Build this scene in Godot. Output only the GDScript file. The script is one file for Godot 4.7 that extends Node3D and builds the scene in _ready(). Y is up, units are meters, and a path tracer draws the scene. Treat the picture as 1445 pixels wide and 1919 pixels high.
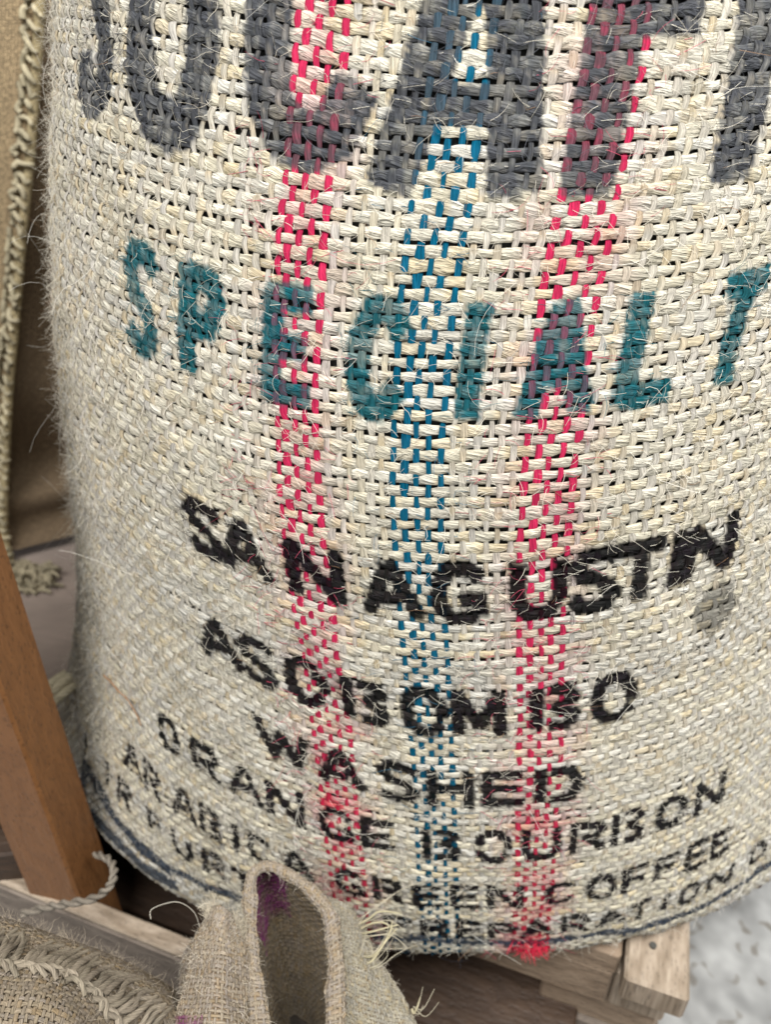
extends Node3D

# ---------------------------------------------------------------- shared state
const OFF := Vector3(0, 0.535, 0)          # the eye stands 0.535 m over the floor; shapes below are written relative to the eye
const U_LO := -90
const V_LO := -7
const NU := 141
const NV := 114
const CELLS := 8
var rng := RandomNumberGenerator.new()
var soft := FastNoiseLite.new()
var grain := FastNoiseLite.new()
var taken := {}
var mat := {}
var cover := PackedByteArray()             # how much ink lies on the cloth
var ink_of := PackedByteArray()            # and which ink
var SP := PackedVector3Array()             # the sack's cloth: a point and a normal for every crossing of two yarns
var SN := PackedVector3Array()

# ---------------------------------------------------------------- small helpers
func numbered(called: String) -> String:
	if not taken.has(called):
		taken[called] = 0
		return called
	taken[called] += 1
	return "%s_%03d" % [called, taken[called]]

func thing(called: String, label: String, category: String, at: Vector3, group := "") -> Node3D:
	var o := Node3D.new()
	o.name = numbered(called)
	add_child(o)
	o.position = at
	o.set_meta("label", label)
	o.set_meta("category", category)
	if group != "":
		o.set_meta("group", group)
	return o

func part(called: String, m: Mesh, material: Material, parent: Node, kind := "") -> MeshInstance3D:
	var o := MeshInstance3D.new()
	o.name = called
	o.mesh = m
	o.material_override = material
	parent.add_child(o, true)
	if kind != "":
		o.set_meta("kind", kind)
	return o

func lin(r: float, g: float, b: float) -> Color:
	return Color(r, g, b).srgb_to_linear()

func arrays(v: PackedVector3Array, n: PackedVector3Array, t: PackedVector2Array, c: PackedColorArray, i: PackedInt32Array) -> ArrayMesh:
	var a := []
	a.resize(Mesh.ARRAY_MAX)
	a[Mesh.ARRAY_VERTEX] = v
	a[Mesh.ARRAY_NORMAL] = n
	a[Mesh.ARRAY_TEX_UV] = t
	if c.size() > 0:
		a[Mesh.ARRAY_COLOR] = c
	a[Mesh.ARRAY_INDEX] = i
	var m := ArrayMesh.new()
	m.add_surface_from_arrays(Mesh.PRIMITIVE_TRIANGLES, a)
	return m

# a box with chamfered edges, its own axes, sizes in metres; uv runs along x
func plank(size: Vector3, chamfer: float) -> ArrayMesh:
	var st := SurfaceTool.new()
	st.begin(Mesh.PRIMITIVE_TRIANGLES)
	var h := size / 2.0
	var c := chamfer
	var seed_uv := Vector2(rng.randf(), rng.randf())
	var faces := []
	for ax in 3:
		for s in [-1.0, 1.0]:
			var q := []
			for k in [[-1, -1], [1, -1], [1, 1], [-1, 1]]:
				var p := Vector3.ZERO
				p[ax] = h[ax] * s
				p[(ax + 1) % 3] = (h[(ax + 1) % 3] - c) * k[0]
				p[(ax + 2) % 3] = (h[(ax + 2) % 3] - c) * k[1]
				q.append(p)
			faces.append(q)
	for ax in 3:                                  # twelve chamfers
		var b := (ax + 1) % 3
		var d := (ax + 2) % 3
		for s in [-1.0, 1.0]:
			for t in [-1.0, 1.0]:
				var q := []
				for k in [[-1, 0], [1, 0], [1, 1], [-1, 1]]:
					var p := Vector3.ZERO
					p[ax] = (h[ax] - c) * k[0]
					p[b] = (h[b] - (c if k[1] == 1 else 0.0)) * s
					p[d] = (h[d] - (0.0 if k[1] == 1 else c)) * t
					q.append(p)
				faces.append(q)
	for sx in [-1.0, 1.0]:
		for sy in [-1.0, 1.0]:
			for sz in [-1.0, 1.0]:
				var s := Vector3(sx, sy, sz)
				faces.append([Vector3(h.x, h.y - c, h.z - c) * s, Vector3(h.x - c, h.y, h.z - c) * s, Vector3(h.x - c, h.y - c, h.z) * s])
	for q in faces:
		var n: Vector3 = (q[1] - q[0]).cross(q[2] - q[0]).normalized()
		var mid := Vector3.ZERO
		for p in q:
			mid += p
		var order := range(q.size())
		if n.dot(mid) > 0.0:
			order.reverse()
		else:
			n = -n
		for k in range(1, q.size() - 1):
			for w in [order[0], order[k], order[k + 1]]:
				var p: Vector3 = q[w]
				st.set_normal(n)
				var uv := Vector2(p.x, p.z)
				if absf(n.z) > 0.8:
					uv = Vector2(p.x, p.y + 0.31)
				elif absf(n.x) > 0.8:
					uv = Vector2(p.y * 0.2, p.z)
				st.set_uv(uv * 4.0 + seed_uv)
				st.add_vertex(p)
	return st.commit()

# a tube along points; radius tapers from r0 to r1
func tube_into(v: PackedVector3Array, n: PackedVector3Array, t: PackedVector2Array, c: PackedColorArray, ix: PackedInt32Array, pts: Array, r0: float, r1: float, sides: int, col: Color) -> void:
	var first := v.size()
	var cnt := pts.size()
	var ref := Vector3(0.37, 0.81, 0.45)
	var run := 0.0
	for k in cnt:
		var p: Vector3 = pts[k]
		var d: Vector3 = (pts[mini(k + 1, cnt - 1)] - pts[maxi(k - 1, 0)]).normalized()
		var a := d.cross(ref)
		if a.length() < 0.1:
			a = d.cross(Vector3(1, 0, 0))
		a = a.normalized()
		var b := a.cross(d)
		var r := lerpf(r0, r1, float(k) / (cnt - 1))
		if k > 0:
			run += p.distance_to(pts[k - 1])
		for s in sides + 1:
			var w := TAU * s / sides
			var o := a * cos(w) + b * sin(w)
			v.append(p + o * r)
			n.append(o)
			t.append(Vector2(run / 0.016, float(s) / sides + run / 0.02))
			c.append(col)
	for k in cnt - 1:
		for s in sides:
			var q := first + k * (sides + 1) + s
			ix.append_array(PackedInt32Array([q, q + 1, q + sides + 1, q + 1, q + sides + 2, q + sides + 1]))

func tube_mesh(pts: Array, r0: float, r1: float, sides: int, col: Color) -> ArrayMesh:
	var v := PackedVector3Array()
	var n := PackedVector3Array()
	var t := PackedVector2Array()
	var c := PackedColorArray()
	var ix := PackedInt32Array()
	tube_into(v, n, t, c, ix, pts, r0, r1, sides, col)
	return arrays(v, n, t, c, ix)

func smooth_path(pts: Array, steps: int) -> Array:
	var out := []
	for k in pts.size() - 1:
		var a: Vector3 = pts[maxi(k - 1, 0)]
		var b: Vector3 = pts[k]
		var c: Vector3 = pts[k + 1]
		var d: Vector3 = pts[mini(k + 2, pts.size() - 1)]
		for s in steps:
			out.append(b.cubic_interpolate(c, a, d, float(s) / steps))
	out.append(pts[-1])
	return out

# ---------------------------------------------------------------- the sack's form
# B-spline values: body profile from the mouth (first) to the foot (last), and how the cloth lies on it
const BODY_A := [0.1765, 0.1916, 0.2067, 0.2196, 0.2324, 0.2489, 0.2703, 0.3053, 0.3429]
const BODY_B := [0.2038, 0.2267, 0.2501, 0.2708, 0.2807, 0.2810, 0.2880, 0.2876, 0.2787]
const BODY_Y := [0.1686, 0.0855, 0.0036, -0.0791, -0.1644, -0.2484, -0.3338, -0.4147, -0.4948]
const BODY_X := [0.0427, 0.0423, 0.0418, 0.0361, 0.0372, 0.0442, 0.0444, 0.0440, 0.0399]
const BODY_Z := -0.505
const TURN := [
	[-2.3144, -2.1502, -1.9921, -1.8711, -1.7508, -1.5992, -1.4379],
	[-1.8852, -1.7703, -1.6389, -1.5309, -1.4199, -1.2719, -1.1206],
	[-1.4297, -1.3592, -1.2831, -1.1988, -1.1044, -0.9705, -0.8186],
	[-0.9697, -0.9493, -0.9358, -0.8589, -0.7723, -0.6630, -0.5257],
	[-0.5227, -0.5257, -0.5339, -0.4921, -0.4445, -0.3382, -0.2341],
	[-0.0686, -0.0744, -0.1466, -0.1135, -0.0804, -0.0242, 0.0227],
	[0.4126, 0.4418, 0.3645, 0.3349, 0.3304, 0.2962, 0.2469],
	[0.8869, 0.8380, 0.7457, 0.6915, 0.6463, 0.5792, 0.5039],
	[1.3640, 1.2652, 1.1517, 1.0730, 1.0122, 0.9082, 0.7905]]
const FALL := [
	[-0.1702, 0.0948, 0.3562, 0.6198, 0.8755, 1.1119, 1.3431],
	[-0.2099, 0.0637, 0.3218, 0.5724, 0.8271, 1.0699, 1.3223],
	[-0.2475, 0.0186, 0.2742, 0.5355, 0.7858, 1.0286, 1.3125],
	[-0.2415, 0.0131, 0.2761, 0.5115, 0.7536, 1.0253, 1.3067],
	[-0.2161, 0.0193, 0.3140, 0.5361, 0.7812, 1.0948, 1.3351],
	[-0.1956, 0.0832, 0.3075, 0.6098, 0.8494, 1.0914, 1.3845],
	[-0.2171, 0.0803, 0.2996, 0.5645, 0.8284, 1.1011, 1.3841],
	[-0.2398, 0.0165, 0.2800, 0.5287, 0.7787, 1.0835, 1.3430],
	[-0.2092, 0.0744, 0.3421, 0.5914, 0.8335, 1.0607, 1.2953]]

func basis(n: int, x: float, lo: float, hi: float) -> Array:   # [first index, four weights]
	var s := clampf((x - lo) / (hi - lo), -0.15, 1.15) * (n - 3)
	var i := clampi(int(floor(s)), 0, n - 4)
	var t := s - i
	return [i, pow(1 - t, 3) / 6.0, (3 * t * t * t - 6 * t * t + 4) / 6.0, (-3 * t * t * t + 3 * t * t + 3 * t + 1) / 6.0, t * t * t / 6.0]

func along(list: Array, b: Array) -> float:
	return list[b[0]] * b[1] + list[b[0] + 1] * b[2] + list[b[0] + 2] * b[3] + list[b[0] + 3] * b[4]

func wall(phi: float, t: float) -> Vector3:
	var b := basis(9, t, 0.0, 1.0)
	var s := sin(phi)
	var c := cos(phi)
	var r := pow(pow(absf(s), 2.35) + pow(absf(c), 2.35), -1.0 / 2.35)
	return Vector3(along(BODY_X, b) + along(BODY_A, b) * r * s, along(BODY_Y, b), BODY_Z + along(BODY_B, b) * r * c)

func sack_point(phi: float, t: float) -> Vector3:
	var tc := 0.98
	if t <= tc:
		return wall(phi, t)
	var p := wall(phi, tc)                      # below, the wall curls under to the foot
	var down := (p - wall(phi, tc - 0.02)) / 0.02
	var s := (t - tc) * down.length()
	var inward := Vector3(0.04 - p.x, 0, BODY_Z - p.z).normalized()
	var R := 0.024
	var a := minf(s / R, PI / 2)
	var q := p + down.normalized() * R * sin(a) + inward * (R * (1 - cos(a)) + maxf(0, s - R * PI / 2))
	q.y = maxf(q.y, -0.4235)
	return q

func lay_cloth() -> void:
	SP.resize(NU * NV)
	SN.resize(NU * NV)
	var vb := []
	for j in NV:
		vb.append(basis(7, V_LO + j, -8.0, 112.0))
	for i in NU:
		var ub := basis(9, U_LO + i, -96.0, 48.0)
		for j in NV:
			var phi := 0.0
			var t := 0.0
			for k in 4:
				phi += ub[k + 1] * along(TURN[ub[0] + k], vb[j])
				t += ub[k + 1] * along(FALL[ub[0] + k], vb[j])
			SP[i * NV + j] = sack_point(phi, t)
	# the filling presses through: shallow dents and bulges
	for i in NU:
		for j in NV:
			var du := SP[mini(i + 1, NU - 1) * NV + j] - SP[maxi(i - 1, 0) * NV + j]
			var dv := SP[i * NV + mini(j + 1, NV - 1)] - SP[i * NV + maxi(j - 1, 0)]
			SN[i * NV + j] = dv.cross(du).normalized()
	for k in SP.size():
		SP[k] += SN[k] * 0.0022 * soft.get_noise_2d((k / NV) * 6.0, (k % NV) * 6.0)

# ---------------------------------------------------------------- printing
const FONT := {
	"A": "0,1 .40,.06|.46,0 1,1|.3,.66 .6,.66", "S": ".96,.12 .75,.0 .3,.0 .04,.2 .22,.42 .78,.58 .96,.8 .7,1 .25,1 .04,.88",
	"O": ".02,.45 .08,.14 .38,0 .72,.05 .97,.35 .97,.6|.9,.8 .6,1 .25,.95 .05,.72 .02,.58", "B": "0,0 0,1|.4,.02 .82,.05 .96,.25 .55,.47|.5,.47 .98,.7 .86,.95 .4,.98",
	"M": "0,1 .02,0|.02,0 .5,.8|.5,.8 .98,0|.98,0 1,1", "W": "0,0 .26,1 .5,.2 .76,1 1,0", "N": "0,1 0,0|0,0 1,1|1,1 1,0", "H": "0,0 0,1|1,0 1,1|0,.5 1,.5",
	"E": "0,0 0,1|0,.03 .95,.03|0,.5 .85,.5|0,.97 1,.97", "D": "0,0 0,1|.32,.03 .75,.06 1,.35 1,.65 .75,.94 .32,.97", "R": "0,0 0,1|.28,.03 .8,.06 .96,.28 .72,.5 .3,.52|.5,.55 1,1",
	"G": ".95,.2 .7,.02 .3,.02 .02,.3 .02,.7 .3,.98 .75,.97 .95,.8|.6,.6 1,.6|.97,.6 .97,.95", "C": ".95,.22 .7,.03 .3,.03 .03,.3 .03,.7 .3,.97 .7,.97 .95,.8",
	"U": "0,0 0,.7 .25,.97 .75,.97 1,.7 1,0", "T": "0,.03 1,.03|.5,.05 .5,1", "L": "0,0 0,.97|0,.96 1,.96", "P": "0,0 0,1|.1,.03 .75,.05 .96,.26 .75,.5 .1,.53",
	"I": ".5,0 .5,1", "F": "0,0 0,1|0,.03 1,.03|0,.48 .8,.48"}

func brush(a: Vector2, b: Vector2, half: float, ink: int, strength: float, cap_a: bool, cap_b: bool) -> void:
	var lo := Vector2(minf(a.x, b.x), minf(a.y, b.y)) - Vector2.ONE * (half + 0.5)
	var hi := Vector2(maxf(a.x, b.x), maxf(a.y, b.y)) + Vector2.ONE * (half + 0.5)
	var w := NU * CELLS
	var h := NV * CELLS
	var d := b - a
	var ll := maxf(d.length_squared(), 1e-6)
	for y in range(maxi(0, int((lo.y - V_LO) * CELLS)), mini(h - 1, int((hi.y - V_LO) * CELLS)) + 1):
		for x in range(maxi(0, int((lo.x - U_LO) * CELLS)), mini(w - 1, int((hi.x - U_LO) * CELLS)) + 1):
			var p := Vector2(U_LO + (x + 0.5) / CELLS, V_LO + (y + 0.5) / CELLS)
			var t := (p - a).dot(d) / ll
			var over := 0.0
			if t < 0 and cap_a:
				over = -t * sqrt(ll) * 2.2
			elif t > 1 and cap_b:
				over = (t - 1) * sqrt(ll) * 2.2
			var far := p.distance_to(a + d * clampf(t, 0, 1))
			far = maxf(far, over) + 0.10 * grain.get_noise_2d(x * 2.3, y * 2.3)
			var c := clampf((half * 1.14 - far) / 0.2 + 0.5, 0, 1) * strength
			var k := y * w + x
			if c * 255 > cover[k]:
				cover[k] = int(c * 255)
				ink_of[k] = ink

func strokes(shape: Array, half: float, ink: int, strength := 1.0) -> void:
	for k in shape.size() - 1:
		brush(shape[k], shape[k + 1], half, ink, strength, k == 0, k == shape.size() - 2)

func print_line(text: String, us: Array, v: float, wide: float, high: float, half: float, ink: int, lean := 0.0, strength := 1.0) -> void:
	for k in text.length():
		var stretch: float = {"W": 1.5, "A": 1.2, "N": 1.14, "M": 1.1, "E": 0.95}.get(text[k], 1.0)
		for one in FONT[text[k]].split("|"):
			var shape := []
			for xy in one.split(" "):
				var f: PackedFloat64Array = xy.split_floats(",")
				shape.append(Vector2(us[k] + (f[0] - 0.5) * wide * stretch - (f[1] - 0.5) * lean, v + (f[1] - 0.5) * high))
			strokes(shape, half, ink, strength * (0.985 + 0.015 * soft.get_noise_2d(us[k] * 9.0, v * 7.0)))

func vs(flat: Array) -> Array:
	var out := []
	for k in range(0, flat.size(), 2):
		out.append(Vector2(flat[k], flat[k + 1]))
	return out

func print_sack() -> void:
	cover.resize(NU * NV * CELLS * CELLS)
	ink_of.resize(NU * NV * CELLS * CELLS)
	# the big grey name across the top: ...SUCAFI...
	strokes(vs([-38.3, 8.4, -38.0, 9.9, -36.4, 11.1, -34.8, 10.2, -34.2, 8, -34.6, 5, -35.8, 2.5, -37.4, 0, -39, -3, -39.4, -7]), 1.45, 1)
	strokes(vs([-28.7, -8, -28.7, 6, -28.2, 9.0, -26.8, 10.9, -25, 11.4, -23.3, 10.8, -22.0, 8.8, -21.6, 6, -21.6, -8]), 1.62, 1)
	strokes(vs([-15.3, -8, -15.3, 5.5, -14.7, 8.4, -13.1, 10.2, -10.9, 10.6, -8.9, 9.6, -7.8, 7.2]), 1.75, 1)
	strokes(vs([-4.0, 12.2, -1.3, 0.8, 0.6, -8]), 1.75, 1)
	strokes(vs([5.3, 12.2, 3.4, 0.5, 2.0, -8]), 1.8, 1)
	strokes(vs([-2.4, 7.2, 5.0, 7.0]), 1.25, 1)
	strokes(vs([-0.2, -1.2, 2.6, -1.2]), 2.0, 1)
	strokes(vs([10.7, -8, 10.65, 12.2]), 1.85, 1)
	strokes(vs([11, 0.9, 16.2, 1.0]), 1.7, 1)
	strokes(vs([22.0, -8, 22.0, 12.3]), 1.7, 1)
	strokes(vs([22.0, -6, 30.0, 11.5]), 1.7, 1)
	# teal and black lines
	print_line("SPECIALT", [-28.3, -20.5, -11.5, -3.6, 4.0, 10.9, 18.3, 25.8], 24.9, 3.5, 7.8, 0.92, 2, 0.3)
	print_line("SANAGUSTIN", [-22.4, -17.6, -10.2, -2.6, 3.6, 10.7, 15.8, 20.0, 23.8, 27.4], 44.3, 3.9, 5.0, 0.69, 3)
	print_line("ASOBOMBO", [-23.4, -18.7, -13.0, -6.6, -0.5, 4.9, 12.5, 18.4], 58.3, 3.8, 5.0, 0.63, 3)
	print_line("WASHED", [-17.2, -10.2, -3.9, 1.7, 7.4, 13.1], 68.9, 3.9, 4.8, 0.57, 3)
	print_line("ORANGEBOURBON", [-35.1, -28.9, -23.3, -17.9, -11.5, -6.5, 0.6, 6.3, 11.5, 16.8, 21.6, 27.0, 32.5], 77.9, 3.4, 4.3, 0.46, 3)
	print_line("ARABICAGREENCOFFEE", [-44.9, -40.1, -34.3, -29.6, -25.9, -22.5, -17.4, -10.6, -5.9, -1.2, 3.2, 7.7, 14.1, 18.9, 23.4, 27.8, 32.3, 36.2], 87.5, 3.0, 4.0, 0.43, 3)
	print_line("IIRFURTPREPARATIONO", [-60.0, -52.5, -47.5, -40.5, -35.3, -30.0, -25.5, -5.1, -0.6, 3.7, 7.6, 11.6, 16.4, 21.0, 24.6, 28.4, 32.0, 37.1, 44.4], 94.6, 2.85, 3.3, 0.42, 3)
	# the blue-grey frame below the text
	strokes(vs([-60.6, 98.0, -52, 99.8, -44, 100.8, -38, 100.5, -26, 98.2, 0, 97.2, 14, 97.5, 25, 98.4, 33, 99.0, 49, 98.6]), 0.55, 4, 0.95)
	strokes(vs([-60.4, 98.0, -52, 100, -44, 101, -39, 101]), 1.05, 4, 0.95)
	strokes(vs([-60.8, 98.0, -61, 103, -60.6, 107]), 1.1, 4, 0.85)
	strokes(vs([-57, 104.6, -50, 104.8, -42, 104.6, -38, 103.8]), 0.95, 4, 0.92)
	for k in 9:
		var u := 25.0 + k * 2.7
		strokes(vs([u, 102.0 + (k % 3) * 0.4, u + 1.2, 104.6]), 0.42, 3 if k < 5 else 5, 0.8)
	# a clot of red dye
	strokes(vs([-12.3, 74.6, -11.4, 75.4]), 1.0, 7, 0.8)
	# a grey stain beside the last N of the name of the place
	strokes(vs([28.6, 50.6, 30.0, 52.4]), 2.1, 6, 0.72)
	strokes(vs([29.6, 50.2, 29.6, 53.2]), 1.5, 6, 0.6)

# ---------------------------------------------------------------- weaving
# One yarn over a grid of points G/N (ni x nj): along i (weft, lane = j) or along j (warp, lane = i).
# look: 0 the printed sack, 1 plain cloth tinted by tone, 2 cloth with magenta dye in dye (a Rect2 in grid units)
var yv: PackedVector3Array
var yn: PackedVector3Array
var yt: PackedVector2Array
var yc: PackedColorArray
var yi: PackedInt32Array
func yarn_reset() -> void:
	yv = PackedVector3Array()
	yn = PackedVector3Array()
	yt = PackedVector2Array()
	yc = PackedColorArray()
	yi = PackedInt32Array()

const INKS := [Color(0, 0, 0), Color(0.072, 0.078, 0.09), Color(0.004, 0.098, 0.125), Color(0.007, 0.006, 0.008), Color(0.026, 0.042, 0.072), Color(0.075, 0.028, 0.032), Color(0.11, 0.105, 0.09), Color(0.55, 0.02, 0.06)]

func yarn(G: PackedVector3Array, N: PackedVector3Array, ni: int, nj: int, weft: bool, lane: int, from: float, to: float, seg: int, K: int, wide: float, thick: float, lift: float, look: int, tone: Color, dye := Rect2()) -> void:
	var first := yv.size()
	var count := int((to - from) * seg) + 1
	var slide := rng.randf() * 0.20 - 0.10
	var seed_x := rng.randf() * 900.0
	var fat := 0.80 + rng.randf() * 0.38
	var uv0 := Vector2(rng.randf(), rng.randf())
	var shade := 0.90 + rng.randf() * 0.16
	var warm := rng.randf() * 0.10 - 0.04
	var base := Color(tone.r * shade * (1 + warm * 0.5), tone.g * shade, tone.b * shade * (1 - warm * 1.6))
	var twist := 0.04 + rng.randf() * 0.06
	var gone := lane + (U_LO if not weft else V_LO)
	var stripe := 0
	if look == 0 and not weft:
		if absi(gone) <= 2:
			stripe = 2
		elif absi(absi(gone) - 11) <= 2:
			stripe = 1
	if stripe > 0:
		fat *= 1.0
	var cs := []
	var sn := []
	for k in K + 1:
		var a := -PI / 2 + TAU * k / K
		cs.append(cos(a))
		sn.append(sin(a))
	var W := NU * CELLS
	var H := NV * CELLS
	for s in count:
		var x := from + float(s) / seg
		var wander := slide + 0.22 * soft.get_noise_2d(x * 3.1 + seed_x, lane * 0.37)
		var fi := clampf(x if weft else lane + wander, 0, ni - 1.001)
		var fj := clampf(lane + wander if weft else x, 0, nj - 1.001)
		var i := int(fi)
		var j := int(fj)
		var a := fi - i
		var b := fj - j
		var o := i * nj + j
		var p := G[o] * ((1 - a) * (1 - b)) + G[o + nj] * (a * (1 - b)) + G[o + 1] * ((1 - a) * b) + G[o + nj + 1] * (a * b)
		var n := (N[o] * ((1 - a) * (1 - b)) + N[o + nj] * (a * (1 - b)) + N[o + 1] * ((1 - a) * b) + N[o + nj + 1] * (a * b)).normalized()
		var t := (G[o + nj] - G[o]) if weft else (G[o + 1] - G[o])
		t = (t - n * t.dot(n)).normalized()
		var side := (n.cross(t)) if weft else (t.cross(n))     # towards +j for a weft, towards +i for a warp
		var across := (G[o + 1] - G[o]) if weft else (G[o + nj] - G[o])
		if side.dot(across) < 0:
			side = -side
		var wave := cos(PI * (x + lane)) * (1.0 if weft else -1.0)
		var slub := fat * (1.0 + 0.32 * grain.get_noise_2d(x * 11.0, seed_x))
		var w := wide * slub * (1.0 + 0.03 * wave)
		var th := thick * (0.9 + 0.1 * slub)
		p += n * lift * wave
		var mottle := 1.0 + 0.20 * soft.get_noise_2d(x * 14.0, seed_x)
		var tan_ := clampf(grain.get_noise_2d(seed_x, x * 6.0) * 2.0 - 0.55, 0, 0.6)
		var col := Color(base.r * mottle, base.g * mottle * (1 - 0.13 * tan_), base.b * mottle * (1 - 0.34 * tan_))
		var vv := fj + V_LO
		var uu := fi + U_LO
		if look == 0:
			if stripe == 1:
				var low := clampf((vv - 50) / 45.0, 0, 1)
				col = Color(0.60 - 0.10 * low, 0.030 + 0.004 * low, 0.105 - 0.040 * low) * mottle
			elif stripe == 2:
				col = Color(0.004, 0.125 - 0.03 * clampf(vv / 90.0, 0, 1), 0.23 - 0.06 * clampf(vv / 90.0, 0, 1)) * mottle
			else:
				# dye that has bled out of the red warps
				var near := minf(absf(uu - 11), absf(uu + 11))
				var bleed := clampf(1.0 - (near - 1.5) / 4.0, 0, 1) * clampf(0.35 + soft.get_noise_2d(uu * 7 + 500, vv * 7), 0, 1) * (0.42 + 0.40 * clampf((vv - 50) / 45.0, 0, 1))
				if vv > 95:
					bleed = maxf(bleed, clampf(1.0 - absf(uu - 10) / 4.5, 0, 1) * clampf((vv - 95) / 2.0, 0, 1) * 0.9)
				col = col.lerp(Color(0.50, 0.06, 0.10), bleed)
		elif look == 2 and dye.has_point(Vector2(fi, fj)):
			var edge := clampf(0.75 + 1.1 * soft.get_noise_2d(fi * 9, fj * 9), 0, 1)
			col = col.lerp(Color(0.19, 0.03, 0.14) * mottle, edge * 0.8)
		for k in K + 1:
			var ca: float = cs[k]
			var sa: float = sn[k]
			var lump := 1.0 + 0.10 * grain.get_noise_3d(x * 9.0, k * 37.0 if k < K else 0.0, seed_x)
			yv.append(p + side * (ca * w * lump) + n * (sa * th * lump))
			yn.append((side * (ca / w) + n * (sa / th)).normalized())
			yt.append(Vector2(x * 0.25, float(k) / K + x * twist) + uv0)
			if look == 0 and sa > -0.9:
				var mx := int((uu - U_LO + (0.0 if weft else ca * 0.3)) * CELLS + grain.get_noise_2d(x * 40.0, k * 20.0) * 1.4)
				var my := int((vv - V_LO + (ca * 0.42 if weft else 0.0)) * CELLS)
				var q := clampi(my, 0, H - 1) * W + clampi(mx, 0, W - 1)
				if cover[q] > 8:
					var id := ink_of[q]
					var c := cover[q] / 255.0 * clampf(1.35 + sa * 0.7, 0, 1)
					var dry := 1.0 + 0.42 * grain.get_noise_2d(x * 23.0 + seed_x, k * 11.0)
					if id < 3:                             # dry patches in the grey and the teal
						c *= 1.0 - 0.20 * clampf(soft.get_noise_2d(uu * 13.0, vv * 13.0 + 90.0) * 2.2, 0, 1)
					c *= clampf(dry + 0.06, 0.70 if id == 1 else (0.99 if id == 3 else 0.88), 1.0)
					if stripe == 1 and id != 3:
						c *= 0.86
					if stripe == 2 and id == 1:
						c *= 0.8
					yc.append(col.lerp(INKS[id], c))
				else:
					yc.append(col)
			else:
				yc.append(col)
	var ring := K + 1
	var tri := PackedInt32Array()
	tri.resize((count - 1) * K * 6)
	var at := 0
	for s in count - 1:
		for k in K:
			var q := first + s * ring + k
			if weft:
				tri[at] = q; tri[at + 1] = q + 1; tri[at + 2] = q + ring
				tri[at + 3] = q + 1; tri[at + 4] = q + ring + 1; tri[at + 5] = q + ring
			else:
				tri[at] = q; tri[at + 1] = q + ring; tri[at + 2] = q + 1
				tri[at + 3] = q + 1; tri[at + 4] = q + ring; tri[at + 5] = q + ring + 1
			at += 6
	yi.append_array(tri)

func yarn_mesh() -> ArrayMesh:
	return arrays(yv, yn, yt, yc, yi)

# a whole cloth from a grid, joined
func weave(G: PackedVector3Array, ni: int, nj: int, pitch: float, look: int, tone: Color, dye := Rect2(), K := 5) -> ArrayMesh:
	var N := normals_of(G, ni, nj)
	yarn_reset()
	for j in nj:
		yarn(G, N, ni, nj, true, j, 0, ni - 1, 3, K, pitch * 0.43, pitch * 0.20, pitch * 0.15, look, tone, dye)
	for i in ni:
		yarn(G, N, ni, nj, false, i, 0, nj - 1, 3, K, pitch * 0.36, pitch * 0.19, pitch * 0.20, look, tone, dye)
	return yarn_mesh()

func normals_of(G: PackedVector3Array, ni: int, nj: int) -> PackedVector3Array:
	var N := PackedVector3Array()
	N.resize(G.size())
	for i in ni:
		for j in nj:
			var du := G[mini(i + 1, ni - 1) * nj + j] - G[maxi(i - 1, 0) * nj + j]
			var dv := G[i * nj + mini(j + 1, nj - 1)] - G[i * nj + maxi(j - 1, 0)]
			N[i * nj + j] = dv.cross(du).normalized()
	return N

# a grid of ni x nj points laid smoothly through rows of control points
func drape(rows: Array, ni: int, nj: int) -> PackedVector3Array:
	var dense := []
	for r in rows:
		dense.append(resample(smooth_path(r, 12), nj))
	var G := PackedVector3Array()
	G.resize(ni * nj)
	for j in nj:
		var col := []
		for r in dense:
			col.append(r[j])
		var c := resample(smooth_path(col, 12), ni)
		for i in ni:
			G[i * nj + j] = c[i]
	return G

func resample(pts: Array, n: int) -> Array:
	var total := 0.0
	var run := [0.0]
	for k in range(1, pts.size()):
		total += pts[k].distance_to(pts[k - 1])
		run.append(total)
	var out := []
	var at := 0
	for k in n:
		var d := total * k / (n - 1)
		while at < pts.size() - 2 and run[at + 1] < d:
			at += 1
		var f: float = (d - run[at]) / maxf(run[at + 1] - run[at], 1e-7)
		out.append(pts[at].lerp(pts[at + 1], clampf(f, 0, 1)))
	return out

# a cloth too far or too hidden for its yarns to be told apart: a sheet with a woven material
func sheet(G: PackedVector3Array, ni: int, nj: int, tile: Vector2, back := 0.0) -> ArrayMesh:
	var N := normals_of(G, ni, nj)
	var v := PackedVector3Array()
	var n := PackedVector3Array()
	var t := PackedVector2Array()
	var ix := PackedInt32Array()
	for i in ni:
		for j in nj:
			v.append(G[i * nj + j] - N[i * nj + j] * back)
			n.append(N[i * nj + j])
			t.append(Vector2(i * tile.x / (ni - 1), j * tile.y / (nj - 1)))
	for i in ni - 1:
		for j in nj - 1:
			var q := i * nj + j
			ix.append_array(PackedInt32Array([q, q + nj, q + 1, q + 1, q + nj, q + nj + 1]))
	return arrays(v, n, t, PackedColorArray(), ix)

# ---------------------------------------------------------------- materials
func tex(im: Image) -> ImageTexture:
	im.generate_mipmaps()
	return ImageTexture.create_from_image(im)

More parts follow.
